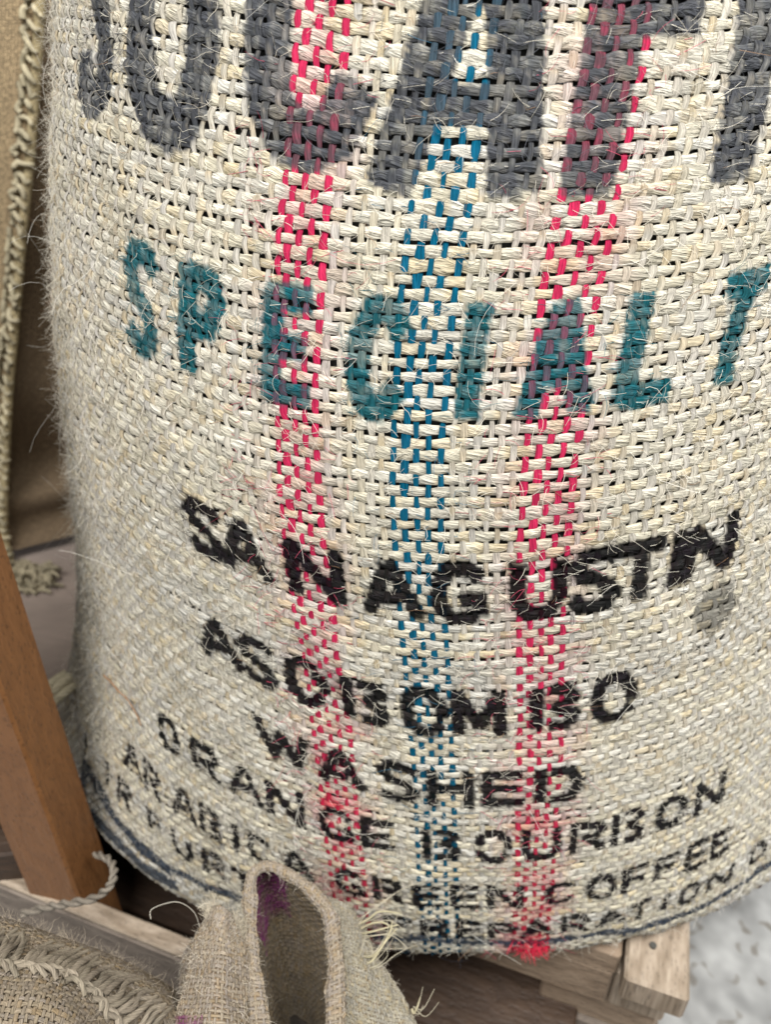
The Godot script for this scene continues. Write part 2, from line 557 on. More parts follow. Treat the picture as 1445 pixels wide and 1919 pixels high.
func make_materials() -> void:
	# fibres that run along a yarn
	var w := 512
	var h := 128
	var val := PackedFloat32Array()
	val.resize(w * h)
	val.fill(0.55)
	for k in 1500:
		var x0 := rng.randi() % w
		var y0 := rng.randf() * h
		var ln := 60 + rng.randi() % 260
		var thick := 1 + rng.randi() % 7
		var d := (rng.randf() - 0.48) * 0.8
		var drift := (rng.randf() - 0.5) * 8.0
		for s in ln:
			var fade := sin(PI * s / ln)
			for q in thick:
				var o := posmod(int(y0 + drift * s / ln) + q, h) * w + (x0 + s) % w
				val[o] = lerpf(val[o], 0.55 + d, 0.75 * fade)
	var im := Image.create(w, h, false, Image.FORMAT_RGB8)
	var bump := Image.create(w, h, false, Image.FORMAT_RGB8)
	for y in h:
		for x in w:
			var g := clampf(val[y * w + x], 0, 1)
			var l := 0.64 + 0.45 * g
			im.set_pixel(x, y, Color(minf(1, l), minf(1, l * 0.995), minf(1, l * 0.975)))
			bump.set_pixel(x, y, Color(g, g, g))
	bump.bump_map_to_normal_map(8.0)
	var m := StandardMaterial3D.new()
	m.albedo_texture = tex(im)
	m.normal_enabled = true
	m.normal_texture = tex(bump)
	m.normal_scale = 1.0
	m.vertex_color_use_as_albedo = true
	m.roughness = 0.8
	m.metallic_specular = 0.22
	mat.yarn = m
	m = StandardMaterial3D.new()
	m.vertex_color_use_as_albedo = true
	m.roughness = 0.55
	mat.fibre = m
	# woven cloth seen from further off
	var s := 384
	var yarns := 24
	var wv := Image.create(s, s, false, Image.FORMAT_RGB8)
	var wb := Image.create(s, s, false, Image.FORMAT_RGB8)
	var px := float(s) / yarns
	for y in s:
		for x in s:
			var cx := x / px
			var cy := y / px
			var ci := int(cx)
			var cj := int(cy)
			var fx := (cx - ci) - 0.5
			var fy := (cy - cj) - 0.5
			var over := (ci + cj) % 2 == 0
			var hw := cos(fy * PI / 0.98) * (0.72 + 0.28 * cos(fx * PI)) * (1.0 if over else 0.62)
			var hp := cos(fx * PI / 0.92) * (0.72 + 0.28 * cos(fy * PI)) * (0.62 if over else 1.0)
			var top := maxf(0, maxf(hw, hp))
			var id := (cj * 7.7) if hw > hp else (ci * 5.3 + 400.0)
			var tint := 1.0 + 0.22 * grain.get_noise_2d(id * 31.0, (x if hw > hp else y) * 1.3)
			var a := tint * (0.42 if top < 0.36 else 0.80 + 0.12 * grain.get_noise_2d(x * 9.0, y * 9.0))
			wv.set_pixel(x, y, Color(minf(1, a), minf(1, a * 0.985), minf(1, a * 0.95)))
			wb.set_pixel(x, y, Color(top, top, top))
	wb.bump_map_to_normal_map(5.0)
	var wt := tex(wv)
	var wn := tex(wb)
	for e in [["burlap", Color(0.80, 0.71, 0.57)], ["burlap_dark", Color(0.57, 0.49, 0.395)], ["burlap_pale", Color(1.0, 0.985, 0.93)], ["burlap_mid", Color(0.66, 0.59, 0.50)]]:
		m = StandardMaterial3D.new()
		m.albedo_color = e[1]
		m.albedo_texture = wt
		m.normal_enabled = true
		m.normal_texture = wn
		m.normal_scale = 1.3
		m.roughness = 0.9
		m.cull_mode = BaseMaterial3D.CULL_DISABLED
		mat[e[0]] = m
	m = StandardMaterial3D.new()
	m.albedo_color = Color(0.27, 0.265, 0.245)
	m.roughness = 0.6
	m.cull_mode = BaseMaterial3D.CULL_DISABLED
	mat.liner = m
	# woods: grain along u
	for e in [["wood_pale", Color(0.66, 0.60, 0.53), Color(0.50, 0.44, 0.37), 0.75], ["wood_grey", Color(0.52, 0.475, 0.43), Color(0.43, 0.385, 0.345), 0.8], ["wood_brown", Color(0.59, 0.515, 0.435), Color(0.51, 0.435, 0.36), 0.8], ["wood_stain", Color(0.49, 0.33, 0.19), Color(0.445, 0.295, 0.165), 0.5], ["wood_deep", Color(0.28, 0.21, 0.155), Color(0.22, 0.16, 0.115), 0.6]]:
		var g := Image.create(512, 256, false, Image.FORMAT_RGB8)
		var gb := Image.create(512, 256, false, Image.FORMAT_RGB8)
		var sd := rng.randf() * 500.0
		for y in 256:
			for x in 512:
				var warp := soft.get_noise_2d(x * 0.35 + sd, y * 0.8) * 14.0
				var ringv := 0.5 + 0.5 * sin((y + warp) * 0.42 + 5.0 * soft.get_noise_2d(sd, y * 1.7))
				var fine := grain.get_noise_2d(x * 0.9 + sd, y * 9.0)
				var pore := clampf(grain.get_noise_2d(x * 2.0 + 70, y * 22.0) * 2.4 - 0.9, 0, 1)
				var f := clampf(ringv * 0.55 + 0.25 + fine * 0.35, 0, 1)
				var c: Color = e[1].lerp(e[2], f)
				c = c.darkened(pore * 0.14)
				g.set_pixel(x, y, c)
				var b := clampf(0.6 - f * 0.25 - pore * 0.15, 0, 1)
				gb.set_pixel(x, y, Color(b, b, b))
		gb.bump_map_to_normal_map(2.5)
		m = StandardMaterial3D.new()
		m.albedo_texture = tex(g)
		m.normal_enabled = true
		m.normal_texture = tex(gb)
		m.normal_scale = 0.6
		m.roughness = e[3]
		mat[e[0]] = m
	# worn painted concrete, 1 m a tile
	var c := Image.create(1024, 1024, false, Image.FORMAT_RGB8)
	for y in 1024:
		for x in 1024:
			var big := soft.get_noise_2d(x * 0.45, y * 0.45)
			var mid := grain.get_noise_2d(x * 0.9, y * 0.9)
			var l := 0.55 + 0.10 * big + 0.06 * mid
			var chip := clampf((grain.get_noise_2d(x * 0.8 + 300, y * 0.8) - 0.58) * 4.0, 0, 1)
			var col := Color(l, l, l * 0.985).lerp(Color(0.40, 0.38, 0.35), chip * 0.75)
			c.set_pixel(x, y, col)
	for k in 55:
		var x0 := rng.randi() % 1000
		var y0 := rng.randi() % 1000
		var r := 1 + rng.randi() % 4
		for y in range(-r, r + 1):
			for x in range(-r, r + 1):
				if x * x + y * y * (0.5 + rng.randf()) < r * r:
					c.set_pixel((x0 + x + 1024) % 1024, (y0 + y + 1024) % 1024, Color(0.36, 0.34, 0.30))
	m = StandardMaterial3D.new()
	m.albedo_texture = tex(c)
	m.uv1_triplanar = true
	m.uv1_world_triplanar = true
	m.uv1_scale = Vector3.ONE * 1.5
	m.roughness = 0.6
	mat.concrete = m
	c = Image.create(256, 256, false, Image.FORMAT_RGB8)
	for y in 256:
		for x in 256:
			var l := 1.0 + 0.08 * soft.get_noise_2d(x, y) + 0.05 * grain.get_noise_2d(x * 1.0, y * 14.0)
			c.set_pixel(x, y, Color(0.48 * l, 0.43 * l, 0.395 * l))
	m = StandardMaterial3D.new()
	m.albedo_texture = tex(c)
	m.uv1_triplanar = true
	m.uv1_scale = Vector3.ONE * 3.0
	m.roughness = 0.85
	mat.card = m

# ---------------------------------------------------------------- hairs
func hair(v: PackedVector3Array, n: PackedVector3Array, t: PackedVector2Array, c: PackedColorArray, ix: PackedInt32Array, p: Vector3, up: Vector3, dir: Vector3, length: float, rise: float, r: float, col: Color) -> void:
	var pts := []
	var d := (dir + up * rise).normalized()
	var bend := Vector3(rng.randfn(), rng.randfn(), rng.randfn()) * 0.5
	var steps := 6 if length > 0.009 else 3
	var q := p - up * 0.0004
	for k in steps + 1:
		pts.append(q)
		q += d * length / steps
		if rng.randf() < 0.22:
			bend = Vector3(rng.randfn(), rng.randfn(), rng.randfn()) * 0.7
		d = (d + bend * (0.9 / steps * 2.0) - up * (0.05 if rise > 0.2 else 0.0)).normalized()
	tube_into(v, n, t, c, ix, pts, r, r * 0.6, 3, col)

# ---------------------------------------------------------------- the scene
func _ready() -> void:
	rng.seed = 4711
	soft.seed = 11
	soft.noise_type = FastNoiseLite.TYPE_SIMPLEX_SMOOTH
	soft.frequency = 0.02
	soft.fractal_type = FastNoiseLite.FRACTAL_FBM
	soft.fractal_octaves = 3
	grain.seed = 23
	grain.noise_type = FastNoiseLite.TYPE_SIMPLEX
	grain.frequency = 0.03
	grain.fractal_octaves = 2
	# camera
	var cam := Camera3D.new()
	cam.position = OFF
	cam.rotation_degrees = Vector3(-31, 0, 0)
	cam.fov = 70.0
	cam.near = 0.02
	cam.far = 60.0
	var lens := CameraAttributesPhysical.new()
	lens.frustum_focal_length = 12.0 / tan(deg_to_rad(35.0))
	lens.frustum_focus_distance = 0.25
	lens.frustum_near = 0.02
	lens.frustum_far = 60.0
	lens.exposure_aperture = 7.0
	cam.attributes = lens
	add_child(cam)
	cam.current = true
	# an even grey background added as ambient fill for the shop, and its ceiling panels
	var env := Environment.new()
	env.background_mode = Environment.BG_COLOR
	env.background_color = Color(0.66, 0.67, 0.685)
	env.tonemap_mode = Environment.TONE_MAPPER_LINEAR
	env.tonemap_exposure = 0.80
	env.sdfgi_enabled = true
	env.ssao_enabled = true
	env.ssil_enabled = true
	var we := WorldEnvironment.new()
	we.environment = env
	add_child(we)
	for e in [[Vector3(-0.45, 2.0, 0.62), Vector3(0.0, 0.25, -0.4), 1.0], [Vector3(0.85, 2.0, 0.35), Vector3(0.1, 0.25, -0.4), 0.9]]:
		var l := AreaLight3D.new()
		l.area_size = Vector2(1.1, 0.7)
		l.light_energy = 6.6 * e[2]
		l.light_color = Color(1.0, 0.995, 0.985)
		l.area_range = 8.0
		l.shadow_enabled = true
		add_child(l)
		l.look_at_from_position(e[0], e[1], Vector3(0, 0, 1))
	make_materials()
	build_ground()
	build_pallet()
	build_crate()
	build_left_sack()
	build_main_sack()
	build_seamed_sack()
	build_folded_sack()
	build_bits()

func build_ground() -> void:
	var floor_mesh := PlaneMesh.new()
	floor_mesh.size = Vector2(14, 14)
	var f := part("floor", floor_mesh, mat.concrete, self, "structure")
	f.set_meta("label", "pale worn concrete floor with dark specks")

# pallet frame: x' along the boards (right and towards the eye), z' towards the eye, origin at the near right corner of the deck
const P_O := Vector3(0.165, -0.425, -0.206)
const P_TURN := -0.344
func on_pallet(x: float, y: float, z: float) -> Vector3:
	return P_O + OFF + Vector3(x * cos(P_TURN) + z * sin(P_TURN), y, -x * sin(P_TURN) + z * cos(P_TURN))

func put_plank(called: String, parent: Node3D, size: Vector3, x: float, y: float, z: float, m: Material, along_z := false) -> void:
	var s := Vector3(size.z, size.y, size.x) if along_z else size
	var o := part(called, plank(s, 0.0016), m, parent)
	o.position = on_pallet(x, y, z) - parent.position
	o.rotation.y = P_TURN + (PI / 2 if along_z else 0.0)

func build_pallet() -> void:
	var p := thing("wooden_pallet", "wooden pallet under the printed coffee sack, its pale board end showing at the lower right", "pallet", Vector3(0.0, 0, -0.5))
	# cross board with the pale end
	put_plank("cross_board", p, Vector3(0.034, 0.021, 0.80), -0.017, -0.0105, -0.394, mat.wood_pale, true)
	for k in 6:                                         # deck boards, butted against it
		put_plank("deck_board", p, Vector3(0.70, 0.020, 0.085), -0.036 - 0.35, -0.0115, -0.0485 - k * 0.118, mat.wood_grey if k > 0 else mat.wood_brown)
	put_plank("front_rail", p, Vector3(0.70, 0.034, 0.016), -0.036 - 0.351, -0.0395, -0.015, mat.wood_brown)
	put_plank("stringer", p, Vector3(0.032, 0.036, 0.74), -0.020, -0.0405, -0.379, mat.wood_pale, true)
	for k in 3:
		put_plank("block", p, Vector3(0.07, 0.034, 0.09), -0.04 - k * 0.31, -0.076, -0.06, mat.wood_brown)
	put_plank("bottom_board", p, Vector3(0.74, 0.016, 0.085), -0.37, -0.1015, -0.055, mat.wood_grey)
	put_plank("bottom_board", p, Vector3(0.74, 0.016, 0.085), -0.37, -0.1015, -0.600, mat.wood_grey)
	for k in 3:                                         # dark boards added to give the shade in the gap before the pallet
		put_plank("shade_board", p, Vector3(0.78, 0.018, 0.055), -0.44, -0.098 + 0.002 * k, 0.028 - 0.058 * k + 0.03, mat.wood_deep)
	# a nailhole in the cross board, its inner shade painted as a short dark plug
	var hole := CylinderMesh.new()
	hole.top_radius = 0.0019
	hole.bottom_radius = 0.0019
	hole.height = 0.002
	hole.radial_segments = 10
	var o := part("nail_hole", hole, mat.liner, p)
	o.position = on_pallet(-0.020, 0.0006, -0.017) - p.position
	# the plank on edge in front of it
	var b := thing("edge_plank", "grey-brown plank standing on edge in front of the pallet, pale along its top", "plank", on_pallet(-0.2, -0.11, -0.0) )
	var face := part("board", plank(Vector3(0.46, 0.100, 0.012), 0.0012), mat.wood_grey, b)
	face.position = on_pallet(-0.215, -0.056, 0.072) - b.position
	face.rotation.y = P_TURN
	var lip := part("top_strip", plank(Vector3(0.46, 0.004, 0.0105), 0.001), mat.wood_pale, b)
	lip.position = on_pallet(-0.215, -0.0038, 0.072) - b.position
	lip.rotation.y = P_TURN
	var c := thing("cardboard_sheet", "flat taupe cardboard sheet lying at the foot of the brown sack", "cardboard", Vector3(-0.55, 0.112, -0.75))
	var sh := part("sheet", plank(Vector3(0.75, 0.004, 0.9), 0.001), mat.card, c)
	sh.position = Vector3(0.02, 0, -0.02)
	sh.rotation.y = -0.12
	for k in 5:
		var pl := part("support_board", plank(Vector3(0.72, 0.020, 0.11), 0.0015), mat.wood_grey, c)
		pl.position = Vector3(-0.01, -0.0135, 0.32 - k * 0.19)
		var fo := part("support_foot", plank(Vector3(0.09, 0.088, 0.09), 0.0015), mat.wood_grey, c)
		fo.position = Vector3(-0.26 + 0.13 * (k % 4), -0.068, 0.32 - k * 0.19)

func build_crate() -> void:
	var c := thing("wooden_crate", "brown stained wooden crate corner standing left of the printed sack", "crate", Vector3(-0.2, 0, -0.27))
	var post := part("corner_post", plank(Vector3(0.52, 0.036, 0.03), 0.0015), mat.wood_stain, c)
	post.rotation = Vector3(0, 0, PI / 2)
	post.position = Vector3(-0.1965, 0.26, -0.272) - c.position
	post.rotation = Vector3(0, -0.22, PI / 2)
	var panel := part("side_panel", plank(Vector3(0.46, 0.30, 0.012), 0.0015), mat.wood_deep, c)  # the shade of the recess is put into its dark brown
	panel.rotation = Vector3(0, 0.1, PI / 2)
	panel.position = Vector3(-0.352, 0.23, -0.282) - c.position
	var rail := part("lower_rail", plank(Vector3(0.30, 0.03, 0.02), 0.0015), mat.wood_deep, c)
	rail.rotation = Vector3(0, 0.1, 0)
	rail.position = Vector3(-0.350, 0.118, -0.268) - c.position

func build_left_sack() -> void:
	var base := Vector3(-0.48, 0.114, -0.66)
	var s := thing("brown_sack", "brown burlap sack standing at the far left with a pale stitched seam down its edge", "sack", base)
	var o := OFF - base
	# the side panel, its shade put into the darker burlap, creased near its foot
	var seam := []
	for e in LEFT_SEAM[0]:
		seam.append(Vector3(e[0], e[1], e[2]) + o)
	var rows := []
	for k in 5:
		var f := k / 4.0
		var r := []
		for e in seam.size() - 1:
			var crease: float = [0, 0, 0.002, -0.002, 0.003, -0.004, 0.010, -0.012, 0.012, 0][e]
			r.append(seam[e] + Vector3(-0.03 + 0.25 * f, 0, -0.012 - 0.13 * f + crease * (1.2 - f)))
		r.insert(8, r[7].lerp(r[8], 0.5) + Vector3(0, 0, 0.018))
		r.append(r[-1] + Vector3(0, -0.022, 0.012))
		rows.append(r)
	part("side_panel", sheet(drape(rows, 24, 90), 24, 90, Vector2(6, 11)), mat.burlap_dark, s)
	# the front, nearer, its light put into the paler burlap, ending in the seam
	rows = []
	for k in 4:
		var r := []
		for p in seam:
			r.append(p + Vector3(-0.34 * (1 - k / 3.0), 0, 0.05 * sin(PI * 0.5 * (1 - k / 3.0)) - (0.08 if k == 0 else 0.0)))
		rows.append(r)
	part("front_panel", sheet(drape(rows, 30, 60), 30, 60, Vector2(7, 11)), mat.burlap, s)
	# rolled hem and its stitches
	var path := smooth_path(seam, 10)
	var seam_part := part("seam", tube_mesh(path, 0.0036, 0.0036, 8, lin(0.72, 0.66, 0.53)), mat.yarn, s)
	var even := resample(path, 54)
	for k in 52:
		var a: Vector3 = even[k]
		var b: Vector3 = even[k + 1]
		var d := (b - a)
		var j := func() -> Vector3: return Vector3(rng.randfn(), rng.randfn(), rng.randfn()) * 0.0012
		var mid: Vector3 = (a + b) / 2 + Vector3(0.0002, 0, 0.0045) + j.call()
		var g := 0.86 + rng.randf() * 0.22
		var col := lin(0.74 * g, 0.70 * g, 0.60 * g)
		# one leg slants over the edge, the other runs along it: a loose chain
		var q := [a + Vector3(-0.006, 0.002, 0.001) + j.call(), a + Vector3(-0.003, -0.002, 0.004) + j.call(), mid, b + Vector3(0.0026, 0.004, 0.002) + j.call(), b + Vector3(0.0034, 0.002, -0.001)]
		part("stitch", tube_mesh(smooth_path(q, 3), 0.0021 * (0.8 + rng.randf() * 0.5), 0.0014, 7, col), mat.yarn, seam_part)
		var q2 := [a + Vector3(-0.0075, 0.001, 0.002) + j.call(), a + d * 0.4 + Vector3(-0.0085, 0, 0.003) + j.call(), b + Vector3(-0.0075, 0.002, 0.002) + j.call()]
		part("edge_stitch", tube_mesh(smooth_path(q2, 3), 0.0020, 0.0025, 7, col), mat.yarn, seam_part)
	# the frayed corner on the ground
	var v := PackedVector3Array()
	var n := PackedVector3Array()
	var t := PackedVector2Array()
	var c := PackedColorArray()
	var ix := PackedInt32Array()
	for k in 130:
		var p := Vector3(-0.385 + rng.randf() * 0.06, -0.412 - rng.randf() * 0.006, -0.595 + rng.randf() * 0.03) + o
		var pts := [p]
		var d := Vector3(rng.randf() - 0.35, -0.25 + rng.randf() * 0.5, 0.4 + rng.randf() * 0.4).normalized()
		for q in 5:
			p += d * 0.0055
			p.y = maxf(p.y, 0.003)
			d = (d + Vector3(rng.randfn(), rng.randfn() * 0.5 - 0.2, rng.randfn()) * 0.4).normalized()
			pts.append(p)
		var g := 0.7 + rng.randf() * 0.5
		tube_into(v, n, t, c, ix, pts, 0.0026, 0.0012, 5, Color(0.40 * g, 0.35 * g, 0.25 * g))
	part("frayed_corner", arrays(v, n, t, c, ix), mat.yarn, s, "stuff")

func build_main_sack() -> void:
	lay_cloth()
	print_sack()
	var base := Vector3(0.04, 0.11, -0.50)
	var s := thing("coffee_sack", "full cream woven coffee sack with grey, teal and black lettering over red stripes", "sack", base)
	var o := OFF - base
	var G := PackedVector3Array()
	G.resize(SP.size())
	for k in SP.size():
		G[k] = SP[k] + o
	var pitch := 0.00405
	var cream := Color(0.64, 0.612, 0.54)
	var cream_warp := Color(0.62, 0.58, 0.51)
	for j in NV:
		yarn_reset()
		yarn(G, SN, NU, NV, true, j, 6, NU - 1, 5, 6, pitch * 0.545, pitch * 0.165, pitch * 0.045, 0, cream)
		part("weft_yarn", yarn_mesh(), mat.yarn, s)
	for i in range(6, NU):
		yarn_reset()
		yarn(G, SN, NU, NV, false, i, 0, NV - 1, 4, 6, pitch * 0.315, pitch * 0.135, pitch * 0.225, 0, cream_warp)
		var y := part("warp_yarn", yarn_mesh(), mat.yarn, s)
		var u := i + U_LO
		if absi(u) <= 2:
			y.set_meta("label", "blue warp yarn")
		elif absi(absi(u) - 11) <= 2:
			y.set_meta("label", "red warp yarn")
	# dark lining behind the open weave
	part("lining", sheet(G, NU, NV, Vector2(8, 8), 0.0021), mat.liner, s)
	# the rest of the sack, out of the picture: back and top
	var ring := func(j: int) -> Array:
		var r := []
		var vb := basis(7, V_LO + j, -8.0, 112.0)
		var ends := []
		for u in [50.0, -90.0]:
			var ub := basis(9, u, -96.0, 48.0)
			var q := Vector2.ZERO
			for k in 4:
				q += Vector2(along(TURN[ub[0] + k], vb), along(FALL[ub[0] + k], vb)) * ub[k + 1]
			ends.append(q)
		for k in 25:
			var f := k / 24.0
			r.append(sack_point(lerpf(ends[0].x, ends[1].x + TAU, f), lerpf(ends[0].y, ends[1].y, f)) + o)
		return r
	var bg := PackedVector3Array()
	bg.resize(25 * 30)
	for jj in 30:
		var r: Array = ring.call(mini(jj * 4, NV - 1))
		for k in 25:
			bg[k * 30 + jj] = r[k]
	part("back_panel", sheet(bg, 25, 30, Vector2(8, 5)), mat.burlap_pale, s)
	var loop := []
	for i in range(0, NU, 5):
		loop.append(G[i * NV])
	loop.append_array(ring.call(0).slice(1))
	var tg := PackedVector3Array()
	var centre := Vector3(0.04, 0.10, -0.50) + o
	for p in loop:
		for k in 9:
			var f := k / 8.0
			tg.append(p.lerp(Vector3(centre.x, p.y, centre.z), 1 - cos(f * PI / 2)) + Vector3(0, 0.11 * sin(f * PI / 2), 0))
	part("top_panel", sheet(tg, loop.size(), 9, Vector2(12, 2)), mat.burlap_pale, s)
	# loose fibres: short fuzz everywhere and long hairs here and there
	var v := PackedVector3Array()
	var n := PackedVector3Array()
	var t := PackedVector2Array()
	var c := PackedColorArray()
	var ix := PackedInt32Array()
	for k in 30000:
		var u := rng.randf() * 108.0 - 60.0
		if k % 12 == 0:
			u = -45.0 - rng.randf() * 40.0
		var vv := rng.randf() * 106.0 - 5.0
		if soft.get_noise_2d(u * 9.0, vv * 9.0) < 0.05 and rng.randf() < 0.55:
			continue
		var q := int(u - U_LO) * NV + int(vv - V_LO)
		var nn := SN[q]
		var a := rng.randf() * TAU
		var e1 := nn.cross(Vector3(0, 1, 0.01)).normalized()
		var dir := e1 * cos(a) + nn.cross(e1) * sin(a)
		var long := rng.randf() < 0.10
		var length := 0.004 + rng.randf() * 0.007
		var rise := 0.25 + rng.randf() * 0.8
		var r := 0.00006 + rng.randf() * 0.00004
		var col := Color(0.62, 0.57, 0.47) * (0.75 + rng.randf() * 0.5)
		if long:
			length = 0.007 + pow(rng.randf(), 2.5) * 0.030
			rise = rng.randf() * 0.55
			r = 0.00005 + pow(rng.randf(), 2.0) * 0.00007
			col = Color(0.78, 0.74, 0.65) * (0.8 + rng.randf() * 0.3)
		if k % 2 == 1:                              # a fibre lifting off its own yarn, nearly along it
			dir = (e1 if e1.dot(G[q + NV] - G[q]) > 0 else -e1) * (1.0 if rng.randf() < 0.5 else -1.0) + nn.cross(e1) * rng.randfn() * 0.25
			rise = rng.randf() * 0.16
			length = 0.004 + rng.randf() * 0.006
			r = 0.00007 + rng.randf() * 0.00005
			col = Color(0.66, 0.62, 0.52) * (0.7 + rng.randf() * 0.5)
		var cell := int((vv - V_LO) * CELLS) * NU * CELLS + int((u - U_LO) * CELLS)
		if cover[cell] > 120 and rng.randf() < 0.86:
			col = INKS[ink_of[cell]] * 1.15
		elif rng.randf() < 0.03:
			col = Color(0.28, 0.16, 0.08)
		elif minf(absf(u - 11), absf(u + 11)) < 6 and rng.randf() < 0.22:
			col = Color(0.5, 0.06, 0.11)
		elif absf(u) < 6 and rng.randf() < 0.10:
			col = Color(0.02, 0.12, 0.2)
		hair(v, n, t, c, ix, G[q] + nn * 0.0012 + e1 * rng.randf() * 0.003, nn, dir, length, rise, r, col)
	for k in 260:
		var q := int(11.6 + rng.randfn() * 0.9 - U_LO) * NV + int(98.6 + rng.randfn() * 0.8 - V_LO)
		var d := Vector3(rng.randfn(), rng.randfn(), rng.randfn()).normalized()
		hair(v, n, t, c, ix, G[q] + SN[q] * 0.0012 + d * 0.0015, SN[q], d, 0.003 + rng.randf() * 0.004, 0.5, 0.00014, Color(0.62, 0.012, 0.05) * (0.7 + rng.randf() * 0.5))
	part("loose_fibres", arrays(v, n, t, c, ix), mat.fibre, s, "stuff")

func px(x: float, y: float, z: float) -> Vector3:
	return Vector3(x, y, z) + OFF

# the sack with the thick chain-stitched seam, nearest at the lower left
func build_seamed_sack() -> void:
	var base := px(-0.13, -0.425, -0.16)
	var s := thing("seamed_sack", "empty brown burlap sack with a thick pale stitched seam in the lower left corner", "sack", base)
	var rows := []
	# rows run from left to right; columns from the back edge over the crest to the front
	for e in SEAMED:
		var r := []
		for q in e:
			r.append(Vector3(q[0], q[1], q[2]) + OFF - base)
		rows.append(r)
	var lens_ := spans(rows)
	var ni := int(lens_.x / 0.0021)
	var nj := int(lens_.y / 0.0021)
	var G := drape(rows, ni, nj)
	part("burlap_weave", weave(G, ni, nj, 0.0021, 1, Color(0.26, 0.218, 0.172), Rect2(), 5), mat.yarn, s, "stuff")
	part("inner_layer", sheet(G, ni, nj, Vector2(3, 4), 0.0011), mat.burlap_dark, s)
	var edge := []
	for r in rows:
		edge.append(r[-1])
	lower_cloth(edge, s)
	var N := normals_of(G, ni, nj)
	var js := nj * 0.575
	var at := func(i: float, j: float, up: float) -> Vector3:
		var k := clampi(int(i), 0, ni - 1) * nj + clampi(int(j), 0, nj - 1)
		return G[k] + N[k] * up
	# slanted stitches in a row along the crest, with a chain below them
	for k in int(ni / 1.05) - 4:
		var i := 2.0 + k * 1.05 + rng.randfn() * 0.25
		var j := js + sin(i * 0.3) * 0.6 + rng.randfn() * 0.5
		var g := 0.80 + rng.randf() * 0.36
		var col := Color(0.33 * g, 0.285 * g, 0.225 * g)
		var lean := 1.4 + rng.randfn() * 0.7
		var top := 7.0 + rng.randf() * 3.5
		var q := [at.call(i - 0.2, j + 5, 0.0012), at.call(i, j + 1, 0.0018 + rng.randf() * 0.0006), at.call(i + lean * 0.5, j - top * 0.5, 0.0012 + rng.randf() * 0.0006), at.call(i + lean * 1.2, j - top, 0.0004)]
		part("stitch", tube_mesh(smooth_path(q, 4), 0.0013 * (0.8 + rng.randf() * 0.5), 0.0009, 7, col), mat.yarn, s)
		if k % 2 == 0:
			var ch := [at.call(i - 2.4, j + 6.0 + rng.randfn() * 0.4, 0.0014), at.call(i - 0.8, j + 4.6, 0.0020), at.call(i + 1.2, j + 5.4 + rng.randfn() * 0.5, 0.0017), at.call(i + 2.8, j + 7.0, 0.0008)]
			part("chain_stitch", tube_mesh(smooth_path(ch, 4), 0.0013, 0.0009, 7, col), mat.yarn, s)
	fuzz(G, N, ni, nj, 2200, 0.006, Color(0.42, 0.35, 0.26), s)

func spans(rows: Array) -> Vector2:     # mean lengths of a net of control points: across the rows, along them
	var a := 0.0
	var b := 0.0
	for i in rows.size():
		for j in rows[0].size():
			if j > 0:
				b += rows[i][j].distance_to(rows[i][j - 1])
			if i > 0:
				a += rows[i][j].distance_to(rows[i - 1][j])
	return Vector2(a / rows[0].size(), b / rows.size()) * 1.04

func lower_cloth(edge: Array, s: Node3D) -> void:     # out of the picture: the cloth goes on down and spreads over the floor
	var mid := Vector3.ZERO
	for p in edge:
		mid += p / edge.size()
	var more := []
	for e in edge.size():
		var p: Vector3 = edge[e]
		var out := Vector3((p.x - mid.x) * 1.4, 0, 0.05 + 0.02 * (e % 2))
		var q := Vector3(p.x, 0.012 - s.position.y, p.z) + out
		more.append([p, p.lerp(q, 0.3) + Vector3(0, 0.03, 0.015), p.lerp(q, 0.65) + Vector3(0, 0.02, 0.01 * (e % 2)), q + Vector3(0, 0.012 * (e % 2), 0.01), q + out * 0.5 + Vector3(0, -0.008, 0.02)])
	part("lower_cloth", sheet(drape(more, 40, 24), 40, 24, Vector2(5, 4)), mat.burlap_mid, s)

func fuzz(G: PackedVector3Array, N: PackedVector3Array, ni: int, nj: int, count: int, length: float, col: Color, s: Node3D) -> void:
	var v := PackedVector3Array()
	var n := PackedVector3Array()
	var t := PackedVector2Array()
	var c := PackedColorArray()
	var ix := PackedInt32Array()
	for k in count:
		var q := rng.randi() % ni * nj + rng.randi() % nj
		var d := Vector3(rng.randfn(), rng.randfn(), rng.randfn()).normalized()
		hair(v, n, t, c, ix, G[q] + N[q] * 0.0004, N[q], d, length * (0.4 + rng.randf()), 0.5, 0.00004 + rng.randf() * 0.00003, col * (0.8 + rng.randf() * 0.6))
	part("loose_fibres", arrays(v, n, t, c, ix), mat.fibre, s, "stuff")

func net(flat_rows: Array, base: Vector3) -> Array:
	var rows := []
	for e in flat_rows:
		var r := []
		for q in e:
			r.append(Vector3(q[0], q[1], q[2]) + OFF - base)
		rows.append(r)
	return rows

func cloth_part(called: String, rows: Array, pitch: float, tone: Color, s: Node3D, hairs: int, dye := Rect2()) -> void:
	var z := spans(rows)
	var ni := int(z.x / pitch)
	var nj := int(z.y / pitch)
	var G := drape(rows, ni, nj)
	var bend := normals_of(G, ni, nj)
	for k in G.size():                               # limp cloth: small dents and puckers
		G[k] += bend[k] * (0.0017 * soft.get_noise_3d(G[k].x * 3000.0, G[k].y * 3000.0, G[k].z * 3000.0) + 0.0007 * soft.get_noise_3d(G[k].x * 9000.0, G[k].y * 9000.0, G[k].z * 9000.0))
	var d := Rect2(dye.position * Vector2(ni, nj), dye.size * Vector2(ni, nj))
	part(called, weave(G, ni, nj, pitch, 2, tone, d, 5), mat.yarn, s, "stuff")
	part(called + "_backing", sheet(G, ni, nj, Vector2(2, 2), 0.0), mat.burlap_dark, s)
	fuzz(G, normals_of(G, ni, nj), ni, nj, hairs, 0.005, Color(0.58, 0.52, 0.42), s)

